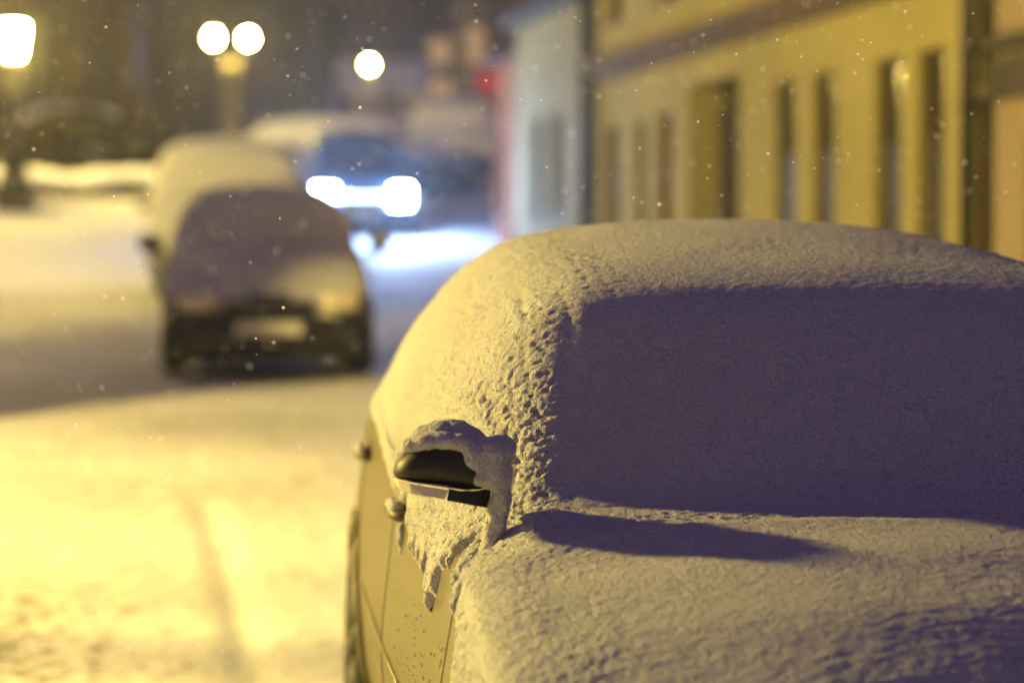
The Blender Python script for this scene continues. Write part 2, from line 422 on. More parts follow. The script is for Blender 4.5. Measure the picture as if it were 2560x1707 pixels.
    # mirrors (simple ones; the near car gets its own left mirror)
    for s in (-1, 1):
        if hi and s == -1: continue
        yw = 1.42
        m = MB(); m.lathe([(.03, -.045), (.07, -.03), (.08, 0), (.078, .03), (.06, .04)], 16, (s*.97, yw, 1.02), 'y')
        for i, v in enumerate(m.v): m.v[i] = (s*.97+(v[0]-s*.97)*1.35, v[1], 1.03+(v[2]-1.02)*.85)
        m.tube([(s*.80, yw+.02, .95), (s*.92, yw, .99)], .025, 8)
        mr = m.build('wing_mirror', paint if snow != 'full' else M['plastic'], root, True)
        if snow == 'full':
            m = MB(); m.lathe([(.02, -.06), (.075, -.05), (.095, -.01), (.095, .03), (.05, .05)], 14, (0, 0, 0), 'y')
            m.v = [(s*.97+v[0]*1.2, yw+v[1], 1.085+v[2]*.55) for v in m.v]; m.build('snow_cap', M['snow_car'], mr, True)
    # windscreen and side windows: patches of the shell, 3 mm proud
    if not hi:
        GY, GZ, GX = Gb2[..., 1], Gb2[..., 2], Gb2[..., 0]
        cabin = (GY > 1.22) & (GY < 4.05)
        top = interp(GY, S['zc'])
        sidew = cabin & (GZ > interp(GY, S['zb'])+.035) & (GZ < top-.11) & (np.abs(GX) > interp(GY, S['hr'])+.012) & (GY > 1.5) & (GY < 3.6) & (np.abs(GY-2.45) > .05)
        ws = (GY > 1.24) & (GY < 1.93) & (np.abs(GX) < interp(GY, S['hr'])-.05)
        for nm, mk in (('side_window', sidew & (GX < 0) & (GY < 2.45)), ('side_window', sidew & (GX < 0) & (GY > 2.45)), ('side_window', sidew & (GX > 0) & (GY < 2.45)), ('side_window', sidew & (GX > 0) & (GY > 2.45)), ('windscreen', ws)):
            Qm = grid_quads(ny, ns, mk)
            if len(Qm):
                V, Qc = compact((Gb2+Nb*.003).reshape(-1, 3), Qm); np_mesh(nm, V, Qc, M['glass_dark'], root)
    # ---------------- snow cover
    if snow == 'full':
        f = hi or 2
        Ga = smooth(smooth(G, 2, 0), 6, 1); Gz = smooth(smooth(G, 5, 0), 6, 1); kk = sstep(1.45, 1.75, G[..., 1:2])*sstep(3.0, 2.4, G[..., 1:2])*sstep(1.1, 1.25, G[..., 2:3])
        Gs = Ga*(1-kk)+Gz*kk; a, b = Gs.shape[:2]
        Gs = np.stack([resample(Gs[..., i], a*f, b*f) for i in range(3)], -1)
        Gs = smooth(smooth(Gs, f, 0), f, 1)
        Nn = normals(Gs)
        GX, GY, GZ = Gs[..., 0], Gs[..., 1], Gs[..., 2]
        v = GY; upz = Nn[..., 2]
        fl = sstep(.75, .35, upz)                       # flank weight
        wsl = sstep(1.10, 1.22, v)*sstep(2.0, 1.88, v)*sstep(.06, -.03, np.abs(GX)-interp(v, S['hr'])+.04)   # windscreen
        hood = sstep(1.14, 1.02, v)*(1-fl)
        roof = sstep(1.42, 1.95, v)*(1-fl); wsl = wsl*(1-roof)
        th = .034*hood + .034*roof + .020*wsl + .020*fl
        th = np.where(th < .018, .018, th)
        # softly pillowed cowl edge
        th += .006*np.exp(-((v-1.07)/.07)**2)*(1-fl)
        # limit of the cover down each flank and on the nose
        if hi:
            zl = interp(v, [(0, .60), (.5, .60), (.8, .64), (.95, .74), (1.08, .82), (1.15, .86), (1.27, .885), (1.34, .87), (1.39, .82), (1.43, .765), (1.46, .80), (1.52, .825), (1.60, .80), (1.66, .83), (1.76, .83), (2.1, .875), (3.0, .885), (4.0, .91), (4.3, .8)])
            fing = .030*noise(v*24, v*0, seed=2) + .02*noise(v*55, v*0, seed=5) + .018*np.abs(noise(v*9, v*0, seed=9))
            fing = (fing+.028*gn2(v*48, v*0+3.3, seed=12))*sstep(2.6, 1.6, v)*sstep(.9, 1.2, v) + .01*noise(v*12, GZ*9, seed=3)
        else:
            zl = interp(v, [(0, front_snow), (.1, front_snow), (.35, .62), (.8, .74), (1.3, .84), (3.9, flank_z), (4.3, .72)])
            fing = .04*noise(v*4, GX*4, seed=2+seed) + .02*noise(v*11, GX*9, seed=7)
            # the slot of the grille stays open under the bonnet lip
        side_k = sstep(.0, .040+.09*sstep(2.2, 3.2, v)*(1 if hi else 0), GZ-zl-fing)
        th = th*side_k - .006*(1-side_k)
        # noise
        if hi:
            arc = np.concatenate([np.zeros((GX.shape[0], 1)), np.cumsum(np.hypot(np.diff(GX, axis=1), np.diff(GZ, axis=1)), 1)], 1)
            sh = v + .28*GZ
            wx_, wy_ = .003*gn2(v*30, arc*30, 91), .003*gn2(v*30, arc*30, 92); sh = sh+wx_; ar2 = arc+wy_
            pit = .8*gn2(sh*80, ar2*44, seed=31)+.8*gn2(sh*160+9, ar2*95, seed=32)+.3*gn2(sh*34, ar2*18, seed=33)+.3*gn2(sh*300, ar2*210, seed=35)
            lump = .0023*pit
            pits = -.0048*sstep(.18, .65, gn2(sh*84+3, ar2*44, seed=37))
            near = (sstep(3.4, 1.6, v)*.4+.75)*(.75+.5*sstep(-.3, .3, gn2(v*3, arc*3, seed=39)))
            n_fl = (lump+pits)*near
            n_hood = .0007*gn2(GX*20, v*45+.4*gn2(GX*6, v*6), seed=35)+.0006*gn2(GX*48, v*100, seed=36)+.0004*gn2(GX*110, v*200, seed=38)
            n_roof = .0009*gn2(GX*45, v*90, seed=41)+.0006*gn2(GX*110, v*190, seed=43)
            n_ws = .0018*fbm(GX*2.2, v*4, seed=49, o=2)+.0009*fbm(GX*14, v*30, seed=42, o=3)+.0003*noise(GX*130, v*160, seed=44)
            edge = np.exp(-((np.abs(GX)-interp(v, S['hr'])+.0)/.06)**2)*sstep(1.0, 1.2, v)
            th += fl*n_fl + hood*n_hood*(1+1.2*sstep(.45, .75, np.abs(GX))) + roof*(n_roof+.9*sstep(.40, .52, np.abs(GX))*n_fl) + wsl*n_ws + np.clip(1-fl-hood-roof-wsl, 0, 1)*n_fl
            th += .006*edge*(.8+.25*noise(v*16, GX*9, seed=45)) * (1-.5*roof)
            th += .006*fbm(GX*3, v*3, seed=46, o=2)*(1-wsl)
            th -= .006*np.exp(-((np.abs(GX)-interp(v, S['hr'])-.040-.008*noise(v*10, v*0, seed=47))/.006)**2)*sstep(1.25, 1.35, v)*sstep(1.85, 1.7, v)*sstep(-.35, .3, noise(v*14, v*0, seed=48))
        else:
            th += .006*fbm(GX*6, v*6, GZ*6, seed=46, o=2)
            slot = (np.abs(GX) < .24) & (v < .16) & (GZ < .70) & (GZ > .60)
        Vs = Gs+Nn*th[..., None]
        if hi: Vs[..., 2] += .0
        mk = (th > -.0055)
        Q = grid_quads(*GX.shape, mk)
        V, Q = compact(Vs.reshape(-1, 3), Q)
        np_mesh('snow_cover', V, Q, M['snow_car'], root)
        # snow plastered on the nose of the bonnet
    return root, Gb2, Nb

# ---- the near car
CAR1 = variant()
car1, G1, N1 = make_car('parked_car', CAR1, M['paint_near'], 'large olive silver car in the front, windscreen and roof under thick snow', 'car', 'parked cars under snow',
    loc=(1.195, 3.08, .027*3.08-.012), rot=(math.radians(1.5), math.radians(1.6), math.radians(.0)), hi=10)

# world point seen at photograph position (x, y) at a given distance along the view axis
_F = Vector((math.sin(YAW)*math.cos(PITCH), math.cos(YAW)*math.cos(PITCH), -math.sin(PITCH)))
_R = Vector((math.cos(YAW), -math.sin(YAW), 0)); _U = _R.cross(_F)
def at(px, py, d): return Vector((0, 0, 1.59)) + d*(_F + (px-1176)/5553*_R + (784-py)/5553*_U)
def car_inv(root):
    return Matrix.LocRotScale(root.location, root.rotation_euler.to_quaternion(), root.scale).inverted()
CI = car_inv(car1)
def blob(name, balls, voxel, amp, freq, matl, parent, seed=0, inv=None, stretch=(1, 1, 1)):
    bm = bmesh.new()
    for c, r in balls:
        r = (r, r, r) if not isinstance(r, (tuple, list)) else r
        bmesh.ops.create_icosphere(bm, subdivisions=3, radius=1, matrix=Matrix.Translation(c) @ Matrix.Diagonal((*r, 1)))
    me = bpy.data.meshes.new(name); bm.to_mesh(me); bm.free()
    o = bpy.data.objects.new(name, me); C.objects.link(o)
    md = o.modifiers.new('r', 'REMESH'); md.mode = 'VOXEL'; md.voxel_size = voxel; md.use_smooth_shade = True
    sm = o.modifiers.new('s', 'SMOOTH'); sm.iterations = 16; sm.factor = .5
    dg = bpy.context.evaluated_depsgraph_get(); ev = o.evaluated_get(dg); m2 = bpy.data.meshes.new_from_object(ev)
    n = len(m2.vertices); co = np.empty(n*3, np.float32); m2.vertices.foreach_get('co', co); co = co.reshape(-1, 3).astype(float)
    nr = np.array([v.normal[:] for v in m2.vertices])
    q = co*freq*np.array(stretch)
    co = co + nr*(amp*(fbm(q[:, 0], q[:, 1], q[:, 2], seed=seed, o=3)*1.4)[:, None])
    if inv is not None:
        A = np.array(inv); co = co @ A[:3, :3].T + A[:3, 3]
    m2.vertices.foreach_set('co', co.astype(np.float32).ravel()); m2.update(); m2.shade_smooth()
    m2.materials.clear(); m2.materials.append(matl)
    o.modifiers.clear(); o.data = m2; o.parent = parent; m2.name = name
    return o

# ---- left wing mirror of the near car
MD = 4.28
wm = empty('wing_mirror'); wm.parent = car1
outl = [(902, 1080), (906, 1062), (920, 1042), (948, 1022), (985, 1008), (1030, 1002), (1075, 1006), (1112, 1018), (1132, 1045), (1136, 1085), (1130, 1118), (1095, 1126), (1050, 1122), (1000, 1115), (950, 1108), (915, 1100), (904, 1092)]
cx, cy = 1020, 1065
m = MB(); rings = []
for sc_, dd in ((.96, .075), (1, .06), (1, .01), (.985, -.012), (.93, -.032), (.8, -.048), (.55, -.057), (.25, -.061)):
    rings.append([CI @ at(cx+(x-cx)*sc_, cy+(y-cy)*sc_, MD+dd) for x, y in outl])
n = len(outl); vs = [v for r in rings for v in r]; fs = []
for i in range(len(rings)-1):
    for k in range(n): fs.append((i*n+k, i*n+(k+1) % n, (i+1)*n+(k+1) % n, (i+1)*n+k))
fs += [tuple((len(rings)-1)*n+k for k in range(n))]
m.add(vs, fs); hs = m.build('mirror_housing', M['plastic'], wm, True)
ss = hs.modifiers.new('sub', 'SUBSURF'); ss.levels = ss.render_levels = 2
m = MB(); m.add([CI @ at(cx+(x-cx)*.93, cy+(y-cy)*.93, MD+.076) for x, y in outl], [tuple(range(n))]); m.build('mirror_glass', M['glass_dark'], wm)
def strip(name, top, bot, d0, d1, matl, parent, thick=.03):
    """bar between two polylines of photo points"""
    m = MB(); vs = []; k = len(top)
    for i in range(k):
        d = d0+(d1-d0)*i/(k-1) if not isinstance(d0, list) else d0[i]
        vs += [CI @ at(*top[i], d), CI @ at(*bot[i], d), CI @ at(*bot[i], d+thick), CI @ at(*top[i], d+thick)]
    fs = [(0, 1, 2, 3), tuple(4*(k-1)+j for j in (3, 2, 1, 0))]
    for i in range(k-1):
        for j in range(4): fs.append((4*i+j, 4*i+4+j, 4*i+4+(j+1) % 4, 4*i+(j+1) % 4))
    m.add(vs, fs); o = m.build(name, matl, parent)
    b = o.modifiers.new('b', 'BEVEL'); b.width = .002; b.segments = 2
    return o
dl = [MD+.02, MD-.02, MD-.04, MD-.05, MD-.053, MD-.05]
strip('indicator_lens', [(903, 1096), (915, 1103), (940, 1110), (970, 1116), (1000, 1120), (1030, 1125)], [(905, 1108), (920, 1124), (945, 1134), (970, 1139), (1000, 1143), (1022, 1147)], dl, 0, M['lens'], wm)
strip('lens_trim', [(902, 1092), (915, 1098), (940, 1104), (985, 1111), (1040, 1119), (1085, 1126)], [(902, 1095), (915, 1101), (940, 1107), (985, 1114), (1040, 1122), (1085, 1128)], [x-.002 for x in dl], 0, M['chrome'], wm)
strip('mirror_foot', [(1031, 1122), (1060, 1127), (1095, 1126), (1128, 1120)], [(1026, 1149), (1060, 1155), (1095, 1162), (1122, 1166)], [MD-.05, MD-.045, MD-.03, MD], 0, M['plastic'], wm, .06)
balls = []
for x, y, d, r in ((950, 1030, -.035, (.026, .03, .016)), (985, 1022, -.045, (.03, .03, .018)), (1020, 1020, -.045, (.03, .03, .019)), (1055, 1024, -.045, (.028, .03, .018)), (1085, 1050, -.045, (.02, .025, .03)), (930, 1040, .0, (.020, .04, .016)), (955, 1022, .0, (.026, .045, .022)), (985, 1008, .0, (.034, .05, .030)), (1015, 1000, 0, (.038, .05, .032)), (1045, 1000, 0, (.038, .05, .033)), (1072, 1012, 0, (.036, .05, .030)), (1095, 1030, -.015, (.030, .05, .030)),
                   (1125, 1038, -.02, (.034, .045, .030)), (1150, 1030, -.0, (.03, .04, .03)), (1100, 1065, -.03, (.026, .035, .034)), (1125, 1075, -.02, (.034, .04, .04)), (1095, 1100, -.035, (.016, .028, .013)), (1150, 1090, .0, (.026, .04, .05)), (1120, 1105, -.02, (.026, .035, .012)),
                   (1152, 1140, .0, (.022, .035, .05)), (1140, 1190, .0, (.022, .03, .05)), (1128, 1240, .0, (.020, .03, .05)), (1112, 1290, .0, (.014, .03, .04)), (1095, 1330, .0, (.010, .03, .035)), (1085, 1365, .0, (.007, .025, .03))):
    k_ = .86 if y < 1060 else .84
    balls.append((at(x, y - (8 if d <= -.035 and y < 1040 else 0), MD+d), (r[0]*(.98 if y < 1060 else .84), r[1]*.8, r[2]*(.90 if y < 1060 else 1.))))
blob('mirror_snow', balls, .0035, .0016, 60, M['snow_car'], wm, seed=61, inv=CI)

def on_car(px, py, off=0.):
    """distance at which the view ray through a photo point meets the near car's flank"""
    o = CI @ Vector((0, 0, 1.59)); d = (CI @ at(px, py, 1.)) - o
    P_ = G1.reshape(-1, 3); t = (P_-np.array(o)) @ np.array(d)/d.dot(d)
    e = np.linalg.norm(P_-(np.array(o)+t[:, None]*np.array(d)), axis=1)
    ok = e < .03
    return float(t[ok].min()) - off if ok.any() else 4.3
# ---- door handles, seams and the side moulding of the near car
def flank_x(y, z):
    """outer half width of the body shell at height z, station y (car space)"""
    i = int(np.argmin(np.abs(G1[:, 40, 1]-y))); row = G1[i]; left = row[row[:, 0] < -.3]
    o = np.argsort(left[:, 2]); return float(np.interp(z, left[o, 2], -left[o, 0]))
for hy, lab in ((2.10, 1), (3.22, 2)):
    h = empty('door_handle'); h.parent = car1
    z = .875; x = -flank_x(hy, z)
    m = MB(); pts = [(x+.005, hy-.085, z), (x-.016, hy-.075, z), (x-.026, hy-.04, z), (x-.027, hy+.04, z), (x-.018, hy+.075, z), (x+.005, hy+.085, z)]
    m.tube(pts, [.010, .013, .013, .013, .013, .010], 10); m.build('grip', M['paint_near'], h, True)
    m = MB(); m.lathe([(.002, -.004), (.034, -.003), (.036, .001), (.002, .003)], 16, (x+.002, hy, z), 'x'); m.build('recess', M['plastic'], h, True)
    blob('handle_snow', [(Vector((x-.026, hy-.03, z+.014)), (.016, .05, .014)), (Vector((x-.026, hy+.03, z+.014)), (.014, .04, .012))], .005, .004, 50, M['snow_car'], h, seed=70+lab)
    if lab == 1: blob('hanging_snow', [(Vector((x-.008, hy-.05, z-.045)), (.010, .016, .03)), (Vector((x-.006, hy-.05, z-.075)), (.007, .010, .02))], .004, .003, 60, M['snow_car'], h, seed=77)
for name, y0 in (('door_seam', 1.16), ('door_seam', 2.27), ('door_seam', 3.30)):
    m = MB(); zs = np.linspace(.26, .86, 25); pts = []
    for z in zs:
        yy = y0 + (max(0, .62-z)*.5 if y0 > 3 else 0) * (1 if z < .62 else 0)
        pts.append((-flank_x(yy, z)+.0006, yy, z))
    m.tube(pts, .0028, 6); m.build(name, M['plastic'], car1)
m = MB(); pts = [(-flank_x(y, .53+.02*y)-.001, y, .53+.012*y) for y in np.linspace(1.2, 3.02, 40)]
m.tube(pts, .006, 8); m.build('side_moulding', M['paint_near'], car1, True)
m = MB()
for k in range(2):
    s_ = 1
lipm = MB()
for wy in CAR1['wheels']:
    pts = []
    for k in range(25):
        a = math.pi*(-.06+1.12*k/24); R_ = CAR1['wr']+.058
        y, z = wy+R_*math.cos(a), CAR1['wr']+R_*math.sin(a)
        pts.append((-flank_x(y, max(z, .22))-.002, y, z))
    mm = MB(); mm.tube(pts, .013, 8); mm.build('wheel_arch_lip', M['paint_near'], car1, True)
# droplets and crumbs of snow frozen on the door
rng = random.Random(5); V = []; Fc = []
bm = bmesh.new()
for k in range(330):
    y = rng.uniform(1.15, 2.2); z = .26+.5*rng.random()**1.3
    if rng.random() > math.exp(-((y-1.45)/.5)**2): continue
    r = rng.choice((.0012, .0016, .002, .0028))*rng.uniform(.8, 1.3)
    bmesh.ops.create_icosphere(bm, subdivisions=1, radius=1, matrix=Matrix.Translation((-flank_x(y, z)-.0005, y, z)) @ Matrix.Diagonal((r*.7, r, r*rng.uniform(1, 2), 1)))
me = bpy.data.meshes.new('snow_crumbs'); bm.to_mesh(me); bm.free(); me.shade_smooth(); me.materials.append(M['snow_car'])
o = bpy.data.objects.new('snow_crumbs', me); C.objects.link(o); o.parent = car1; o['kind'] = 'stuff'

# ------------------------------------------------------------------ the other cars
def scaled(sx=1, sz=1, **k):
    d = dict(BASE)
    for a in ('zc', 'zb'): d[a] = [(p, q*sz) for p, q in d[a]]
    for a in ('hr', 'hb', 'W'): d[a] = [(p, q*sx) for p, q in d[a]]
    d.update(k); return d
def slope(y): return math.atan((gzf(y+4)-gzf(y))/4)
def place(y): return gzf(y)
make_car('parked_car', scaled(1., 1.02), M['paint_dark'], 'black car behind the large one, bonnet snowed over and dark bumper bare', 'car', 'parked cars under snow',
         loc=(.37, 19.3, place(19.3)), rot=(slope(19.3), 0, 0), front_snow=.52, seed=1)
make_car('parked_car', scaled(1.12, 1.20, hr=[(0,.62),(.1,.74),(.5,.80),(1.1,.80),(1.2,.79),(1.96,.68),(2.3,.68),(3.2,.67),(3.9,.66),(4.1,.68),(4.3,.68)]), M['paint_grey'], 'tall grey car directly behind the black one, snow on its roof', 'car', 'parked cars under snow',
         loc=(.07, 28.0, place(28.4)), rot=(slope(28.4), 0, 0), seed=2)
make_car('oncoming_car', scaled(1., 1.), M['paint_blue'], 'dark blue car facing down the street with dazzling bluish headlights on', 'car', None,
         loc=(2.15, 37., place(37.)), rot=(slope(37.), 0, math.radians(1)), snow='none', lights=True, seed=3)
make_car('parked_car', scaled(1., .96), M['paint_grey'], 'snow capped car parked side on behind the car with lit headlights', 'car', 'parked cars under snow',
         loc=(4.45, 42.7, place(42.7)), rot=(0, 0, math.radians(84)), seed=4)
make_car('parked_car', scaled(1.1, 1.1), M['paint_dark'], 'dark car under snow at the far left, beyond the snow bank', 'car', 'parked cars under snow',
         loc=(-1.8, 49.5, place(49.5)), rot=(0, 0, math.radians(35)), seed=5)
make_car('parked_car', scaled(1., 1.), M['paint_red'], 'red car at the right kerb beyond the lit headlights, below the red sign', 'car', 'parked cars under snow',
         loc=(4.3, 44.6, place(44.6)), rot=(slope(42), 0, math.radians(-4)), seed=6, flank_z=1.1)
make_car('shading_van', scaled(1.12, 1.62, zc=[(0,.9),(.03,1.05),(.10,1.15),(.25,1.25),(.5,1.35),(.7,1.42),(.9,1.6),(1.5,2.65),(1.8,2.80),(2.6,2.86),(3.6,2.86),(4.1,2.80),(4.22,2.2),(4.28,1.3),(4.3,.9)], hr=[(0,.7),(.5,.8),(.9,.82),(1.5,.80),(4.1,.80),(4.3,.75)], crown=.04), M['paint_grey'], 'tall grey van added out of view to shade the black car', 'van', None,
         loc=(-4.6, 14.6, place(14.6)), rot=(slope(15), 0, 0), seed=8)  # added out of view to keep the globe lamp off the black car
# headlamp beams of the oncoming car (real lamps in the two headlights)
for s in (-1, 1):
    ld = bpy.data.lights.new('headlamp_beam', 'SPOT'); ld.energy = 260; ld.color = (.30, .52, 1.); ld.spot_size = math.radians(110); ld.spot_blend = .9; ld.shadow_soft_size = .05
    lo = bpy.data.objects.new('headlamp_beam', ld); C.objects.link(lo)
    lo.location = (2.15+s*.58, 36.93, place(37)+.64)
    tgt = Vector((2.0+s*.4, 26, gzf(26)+.1)); lo.rotation_euler = (tgt-Vector(lo.location)).to_track_quat('-Z', 'Y').to_euler()

# ------------------------------------------------------------------ street lamps
def lantern_lamp(x, y, h, label, k=1.):
    t = empty('street_lamp', (x, y, gzf(y)), (0, 0, 0), label, 'street lamp')
    m = MB(); m.lathe([(.16*k, -.1), (.16*k, .25), (.11*k, .32), (.10*k, .7), (.06*k, .8), (.05*k, h-1.1), (.075*k, h-1.05), (.05*k, h-.98), (.04*k, h-.34)], 16); m.build('post', M['iron'], t, True)
    m = MB(); m.tube([(-.22, 0, h-.62), (-.1, 0, h-.55), (.1, 0, h-.55), (.22, 0, h-.62)], .02, 8); m.lathe([(.05*k, h-.95), (.10*k, h-.8), (.08*k, h-.55), (.10*k, h-.42), (.17, h-.36), (.14, h-.33)], 16); m.build('bracket', M['stone_post'], t, True)
    m = MB(); m.lathe([(.11, h-.32), (.13, h-.3), (.20, h+.16), (.2, h+.2)], 6); g = m.build('lantern_glass', M['lantern'], t)
    m = MB(); m.lathe([(.25, h+.205), (.24, h+.23), (.10, h+.34), (.04, h+.38), (.03, h+.44), (.005, h+.48)], 6); m.build('lantern_roof', M['iron'], t)
    return t
def far_lantern(): pass
t = empty('street_lamp', (-5.7, 9.6, gzf(9.6)), (0, 0, 0), 'hooded street lamp on a long arm over the bright trodden snow', 'street lamp')
m = MB(); m.lathe([(.12, -.6), (.12, .25), (.08, .3), (.06, 4.3)], 16); m.build('post', M['iron'], t, True)
m = MB(); m.tube([(0, 0, 4.1), (.3, 0, 4.5), (1.2, 0, 4.75), (3.8, 0, 4.86), (4.0, 0, 4.82)], .04, 8); m.build('arm', M['iron'], t, True)
m = MB(); n = 28; vs = []; fs = []
prof = [(.24, 4.42), (.25, 4.60), (.20, 4.72), (.08, 4.80), (.01, 4.82)]
for r_, z_ in prof:
    for k in range(n): vs.append((4.0+r_*math.cos(2*math.pi*k/n), r_*math.sin(2*math.pi*k/n), z_))
for i in range(len(prof)-1):
    for k in range(n): fs.append((i*n+k, i*n+(k+1) % n, (i+1)*n+(k+1) % n, (i+1)*n+k))
m.add(vs, fs); m.build('hood', M['iron'], t, True)
m = MB(); m.lathe([(.05*math.sin(a), 4.66-.05*math.cos(a)) for a in np.linspace(.1, 3.04, 14)], 20, (4.0, 0, 0)); m.build('bulb', M['bulb'], t, True)
t = empty('street_lamp', (-9.9, 10.7, gzf(10.7)), (0, 0, 0), 'round globe lamp standing on the square far left of the cars', 'street lamp')
m = MB(); m.lathe([(.14, -.2), (.14, .3), (.08, .4), (.055, 3.9), (.10, 3.98), (.10, 4.05)], 16); m.build('post', M['iron'], t, True)
m = MB(); m.lathe([(.28*math.sin(a), 4.3-.28*math.cos(a)) for a in np.linspace(.2, 3.04, 16)], 24); m.build('globe', M['globe_bulb'], t, True)
lantern_lamp(-5.0, 30.0, 4.2, 'iron lantern lamp on the left kerb halfway up the street')
lantern_lamp(-3.42, 41.0, 2.85, 'lit lantern lamp with dark post at the far left edge of the street', k=2.2)
# twin-globe column
t = empty('street_lamp', (.24, 60, gzf(60)), (0, 0, 0), 'ochre column with two round lit globes side by side', 'street lamp')
m = MB(); m.lathe([(.30, -.2), (.30, .5), (.22, .6), (.20, 2.3), (.26, 2.4), (.2, 2.5)], 18); m.build('column', M['stone_post'], t, True)
m = MB(); m.lathe([(.02, 2.5), (.2, 2.55), (.28, 2.72), (.2, 2.9), (.03, 2.96)], 18); m.build('finial', M['stone_post'], t, True)
m = MB(); m.tube([(-.42, 0, 3.30), (-.3, 0, 3.05), (0, 0, 2.98), (.3, 0, 3.05), (.42, 0, 3.30)], .035, 8); m.build('arm', M['iron'], t, True)
for s in (-1, 1):
    m = MB(); m.lathe([(.13*math.sin(a), 3.52-.13*math.cos(a)*1.1) for a in np.linspace(.15, 3.0, 12)], 20, (s*.42, 0, 0)); m.build('globe', M['lantern'], t, True)
# single lamp further up
t = empty('street_lamp', (4.55, 75, gzf(75)), (0, 0, 0), 'single small lit globe on a thin post in front of the sandy house', 'street lamp')
m = MB(); m.lathe([(.09, -.2), (.09, .4), (.05, .5), (.04, 3.5)], 12); m.build('post', M['iron'], t, True)
m = MB(); m.lathe([(.12*math.sin(a), 3.62-.12*math.cos(a)) for a in np.linspace(.15, 3.0, 12)], 20); m.build('globe', M['lantern'], t, True)

# ------------------------------------------------------------------ houses on the right
FO = Vector((5.6, 17., 0)); FT = Vector((-.0732, .9973, 0)).normalized(); FN = Vector((-.9973, -.0732, 0)).normalized()
FROT = math.atan2(FT.y, FT.x)
def fp(a, n, z): return FO+FT*a+FN*n+Vector((0, 0, z))
class FB(MB):
    """mesh in facade space: a along the street, n out of the wall, z up"""
    def fbox(s, a0, a1, n0, n1, z0, z1):
        vs = [fp(a, n, z) for a in (a0, a1) for n in (n0, n1) for z in (z0, z1)]
        s.add(vs, [(0,1,3,2),(4,6,7,5),(0,4,5,1),(2,3,7,6),(0,2,6,4),(1,5,7,3)])
def facade(parent, a0, a1, z0, z1, holes, matl, depth=.45, name='wall'):
    """wall slab with true openings: built from rectangles around the holes (a0,a1,z0,z1)"""
    m = FB(); xs = sorted({a0, a1, *[h[0] for h in holes], *[h[1] for h in holes]}); zs = sorted({z0, z1, *[h[2] for h in holes], *[h[3] for h in holes]})
    for i in range(len(xs)-1):
        run = None
        for j in range(len(zs)-1):
            ca, cz = (xs[i]+xs[i+1])/2, (zs[j]+zs[j+1])/2
            solid = not any(h[0] < ca < h[1] and h[2] < cz < h[3] for h in holes)
            if solid: run = (run[0], zs[j+1]) if run else (zs[j], zs[j+1])
            if (not solid or j == len(zs)-2) and run:
                m.fbox(xs[i], xs[i+1], -depth, 0, *run); run = None
    return m.build(name, matl, parent)
def window(parent, a0, a1, z0, z1, rec=.07, bar=None, transom=None, pane='pane', sill=True):
    f = FB(); b = .05
    f.fbox(a0, a0+b, -rec-.06, -rec, z0, z1); f.fbox(a1-b, a1, -rec-.06, -rec, z0, z1)
    f.fbox(a0+b, a1-b, -rec-.06, -rec, z0, z0+b); f.fbox(a0+b, a1-b, -rec-.06, -rec, z1-b, z1)
    if transom: f.fbox(a0+b, a1-b, -rec-.055, -rec+.01, transom-.035, transom+.035)
    w_ = f.build('window', M['frame'], parent)
    g = FB(); g.fbox(a0+b, a1-b, -rec-.045, -rec-.03, z0+b, z1-b); g.build('pane', M[pane], w_)
    if sill:
        g = FB(); g.fbox(a0-.04, a1+.04, -.05, .07, z0-.05, z0-.003); g.build('sill', M['ledge'], w_)
    return w_
def backing(parent, a0, a1, z0, z1):
    m = FB(); m.fbox(a0+.03, a1-.03, -6.4, -.9, z0, z1-.02); m.build('rear_block', M['stone_dark'], parent)

# ochre house
h1 = empty('town_house', fp(6.5, 0, .6)*0, (0, 0, 0), 'ochre yellow plastered house with tall narrow windows and a wide doorway', 'house')
wins = [(4.82, 5.53), (3.72, 4.36), (2.05, 2.72), (1.09, 1.70)]
holes = [(a, b, 1.05, 3.13) for a, b in wins] + [(6.66, 8.6, .3, 3.3), (9.3, 9.95, 1.2, 3.08), (10.5, 10.98, 1.2, 3.06), (11.8, 12.5, 1.2, 3.05)]
ups = [(9.0, 9.95), (11.6, 12.4), (6.6, 7.5), (4.2, 5.1), (1.5, 2.4)]
holes += [(a, b, 4.33, 6.1) for a, b in ups]
facade(h1, .40, 12.95, .2, 7.2, holes, M['yellow_wall'])
for a, b in wins:
    w_ = window(h1, a, b, 1.05, 3.13, transom=2.42)
    g = FB(); g.fbox(a+.05, b-.05, -.068, -.05, 1.1, 2.38); g.build('lower_shutter', M['wood'], w_)
for a, b in ((9.3, 9.95), (10.5, 10.98), (11.8, 12.5)): window(h1, a, b, 1.2, 3.06 if a != 9.3 else 3.08, transom=2.4, pane='pane')
for a, b in ups: window(h1, a, b, 4.33, 6.1, transom=5.5)
d = empty('door'); d.parent = h1
m = FB(); m.fbox(7.25, 8.57, -.40, -.34, .5, 2.95); m.build('door_leaf', M['wood'], d)
m = FB(); m.fbox(6.70, 7.20, -.42, -.36, .5, 2.95); m.build('side_leaf', M['darkwood'], d)
m = FB(); m.fbox(6.7, 8.57, -.43, -.38, 3.0, 3.28); m.build('fanlight', M['glass_dark'], d)
m = FB(); m.fbox(6.67, 8.59, -.44, -.30, 2.95, 3.0); m.fbox(7.2, 7.25, -.44, -.30, .5, 2.95); m.build('door_frame', M['frame'], d)
m = FB(); m.fbox(7.32, 7.36, -.33, -.27, 1.7, 1.85); m.build('handle', M['chrome'], d)
m = FB(); m.fbox(.42, 12.9, .002, .10, 3.62, 3.74); m.fbox(.42, 12.9, .002, .17, 3.743, 3.90); m.build('cornice', M['ledge'], h1)
